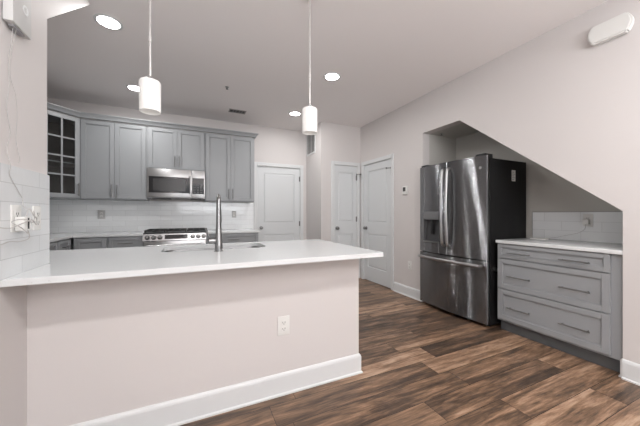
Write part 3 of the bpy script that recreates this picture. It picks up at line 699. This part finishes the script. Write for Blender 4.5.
outlet('white outlet on the niche tile above the drawer cabinet worktop', frNT, -1.316, 1.115)
outlet('outlet on the back tile under the left two-door upper cabinet', frBT, -1.20, 1.166, w_=.09, h_=.125, pm='greysteel')
outlet('outlet on the back tile right of the faucet', frBT, .647, 1.17, pm='greysteel')
# thermostat
t = thing('thermostat', 'small white thermostat with dark screen on the right wall beside the door', 'thermostat', (XR, 3.105, 1.515))
b = NB(); bx(b, (-3.155, 0, 1.455), (-3.055, .022, 1.575), frRW, .006); obj('case', b, 'plastic', t)
b = NB(); bx(b, (-3.138, .0215, 1.50), (-3.085, .0235, 1.56), frRW); obj('screen', b, 'slot', t)
# door chime
t = thing('door_chime', 'white rounded chime box high on the right wall near the ceiling', 'chime', (XR, .945, 2.53))
def lozenge(u0, u1, z0, z1, bow, k=8):
    P_ = []
    for i in range(k+1):
        s = i/k; P_.append((u1-bow+bow*math.sin(PI*s)*1.0, z0+(z1-z0)*s))
    for i in range(k+1):
        s = i/k; P_.append((u0+bow-bow*math.sin(PI*s), z1-(z1-z0)*s))
    return P_
b = NB()
for (lo, hi, sh) in ((0, .052, 0),):
    prism(b, [lozenge(-1.065, -.825, 2.455, 2.590, .026)], lo, hi, 'y', F((XR, 0, 0), (0, -1, 0), (-1, 0, 0)), bev=.008)
obj('cover', b, 'plastic', t)
b = NB(); prism(b, [lozenge(-1.055, -.835, 2.465, 2.580, .022)], .0515, .0535, 'y', frRW, bev=.0008); obj('cover_face', b, 'plastic', t)
# wireless box on the left wall
frLW = F((XL, 0, 0), (0, 1, 0), (1, 0, 0))
t = thing('wireless_gateway', 'white wall-mounted wireless box with a ring mark, upper left corner', 'router', (XL, 1.62, 1.965))
b = NB(); bx(b, (1.549, .004, 1.967), (1.692, .036, 2.20), frLW, .004); cs = obj('case', b, 'gateway', t)
b = NB(); tt = bmesh.new(); ring = []
for r, n in ((.019, .0362), (.019, .0378), (.012, .0378), (.012, .0362)):
    ring.append([tt.verts.new((1.640+r*1.1*math.cos(2*PI*i/30), n, 2.068+r*1.1*math.sin(2*PI*i/30))) for i in range(30)])
for A_, B_ in zip(ring, ring[1:]+ring[:1]):
    for i in range(30): tt.faces.new((A_[i], A_[(i+1) % 30], B_[(i+1) % 30], B_[i]))
merge(b, tt, frLW); obj('ring_mark', b, 'white', cs)
b = NB(); bx(b, (1.56, 0, 1.975), (1.66, .004, 2.18), frLW); obj('mount_bracket', b, 'greyp', t)
b = NB(); bx(b, (1.575, .008, 1.957), (1.655, .028, 1.967), frLW, .002); obj('port_cover', b, 'greyp', cs)
# cord from the box to the outlet
b = NB()
tube(b, [(1.59, .018, 1.957), (1.592, .012, 1.90), (1.585, .006, 1.80), (1.592, .005, 1.70), (1.575, .005, 1.62), (1.60, .005, 1.52), (1.575, .006, 1.44), (1.582, .014, 1.38), (1.575, .014, 1.34), (1.62, .015, 1.29), (1.66, .016, 1.25), (1.64, .03, 1.215), (1.635, .04, 1.20)], .0013, 6, frLW)
tag(obj('charging_cord', b, 'wire'), 'thin white cord hanging from the wireless box down to the tile outlet', 'cord')
b = NB()
tube(b, [(1.595, .026, 1.957), (1.600, .010, 1.86), (1.597, .006, 1.76), (1.640, .005, 1.69), (1.650, .005, 1.60), (1.640, .006, 1.50), (1.665, .007, 1.42), (1.655, .006, 1.40)], .0009, 6, frLW)
tag(obj('antenna_wire', b, 'wire'), 'thin stray wire looping down the left wall beside the cord', 'wire')
t = thing('power_adapter', 'white plug adapter in the left tile outlet with tangled cords', 'adapter', (XL, 1.622, 1.12))
b = NB(); bx(b, (1.600, .0087, 1.105), (1.650, .040, 1.165), frLT, .004); obj('plug_body', b, 'plastic', t)
b = NB()
tube(b, [(1.625, .035, 1.166), (1.635, .04, 1.20), (1.66, .045, 1.17), (1.70, .04, 1.155), (1.67, .05, 1.13), (1.62, .055, 1.15), (1.57, .05, 1.14), (1.52, .03, 1.12), (1.44, .02, 1.13)], .0022, 6, frLT)
tube(b, [(1.62, .040, 1.11), (1.60, .05, 1.095), (1.56, .045, 1.12), (1.53, .03, 1.145), (1.58, .045, 1.155), (1.64, .05, 1.14), (1.68, .04, 1.165), (1.66, .045, 1.19)], .0018, 6, frLT)
tube(b, [(1.64, .035, 1.105), (1.66, .03, 1.07), (1.60, .025, 1.06), (1.54, .02, 1.065), (1.47, .02, 1.06), (1.42, .015, 1.09)], .0020, 6, frLT)
obj('cord', b, 'wire', t)
b = NB(); bx(b, (1.623, .0405, 1.112), (1.632, .0425, 1.16), frLT); obj('dark_strip', b, 'slot', t)
# niche plug and its cord, cable modem strip lying on worktop
t = thing('power_adapter', 'white plug in the niche outlet with a cord running down left', 'adapter', (XN-.02, 1.32, 1.08))
b = NB(); bx(b, (-1.345, .0087, 1.075), (-1.300, .045, 1.125), frNT, .005); obj('plug_body', b, 'plastic', t)
b = NB(); tube(b, [(-1.325, .03, 1.076), (-1.335, .022, 1.03), (-1.39, .010, .99), (-1.50, .006, .955), (-1.58, .010, .93), (-1.64, .04, .9195), (-1.70, .09, .9175)], .0014, 6, frNT); obj('cord', b, 'wire', t)
b = NB(); bx(b, (3.20, 1.58, TOP), (3.30, 1.70, TOP+.012), bev=.004); tag(obj('small_tray', b, 'plastic'), 'small flat white object lying on the niche worktop near the refrigerator', 'tray')
# vents and sprinklers
t = thing('ceiling_vent', 'small dark slotted vent in the ceiling above the right upper cabinet', 'vent', (.62, 4.40, H))
b = NB(); bx(b, (.50, 4.33, H-.006), (.75, 4.345, H)); bx(b, (.50, 4.455, H-.006), (.75, 4.47, H)); bx(b, (.50, 4.345, H-.006), (.515, 4.455, H)); bx(b, (.735, 4.345, H-.006), (.75, 4.455, H)); obj('frame', b, mat('vent_grey', (.35, .33, .32), .5), t)
b = NB(); bx(b, (.515, 4.345, H-.001), (.735, 4.455, H)); obj('duct_shadow_plate', b, 'slot', t)
for x in (.56, .60, .65, .69): 
    b = NB(); bx(b, (x, 4.345, H-.005), (x+.008, 4.455, H-.001)); obj('slat', b, 'greyp', t)
frJ = F((XJ, 0, 0), (0, 1, 0), (-1, 0, 0))
t = thing('return_grille', 'white framed return air grille with dark slots high beside the closet', 'vent', (XJ, 4.77, 2.49))
b = NB(); y0, y1, z0, z1 = 4.53, 4.93, 2.275, 2.705
bx(b, (y0, 0, z0), (y0+.03, .008, z1), frJ); bx(b, (y1-.03, 0, z0), (y1, .008, z1), frJ); bx(b, (y0+.03, 0, z0), (y1-.03, .008, z0+.03), frJ); bx(b, (y0+.03, 0, z1-.03), (y1-.03, .008, z1), frJ); obj('frame', b, 'white', t)
b = NB(); bx(b, (y0+.03, 0, z0+.03), (y1-.03, .002, z1-.03), frJ); obj('backing', b, 'slot', t)
for i in range(4):
    b = NB(); yy = y0+.03+.34*(i+1)/5; bx(b, (yy-.010, .002, z0+.03), (yy+.010, .007, z1-.03), frJ); obj('slat', b, 'greysteel', t)
for p, lab in (((.387, 3.609, H), 'small dark sprinkler head in the middle of the kitchen ceiling'), ((3.039, 2.686, 2.257), 'tiny sprinkler head in the niche ceiling above the refrigerator')):
    t = thing('sprinkler_head', lab, 'sprinkler', p)
    b = NB(); lathe(b, p, (p[0], p[1], p[2]-.006), [(0, .024), (.5, .024), (1, .018)], 20); obj('escutcheon', b, 'nickel', t)
    b = NB(); lathe(b, (p[0], p[1], p[2]-.005), (p[0], p[1], p[2]-.028), [(0, .008), (.7, .007), (.75, .015), (1, .015)], 14); obj('deflector', b, 'handle', t)
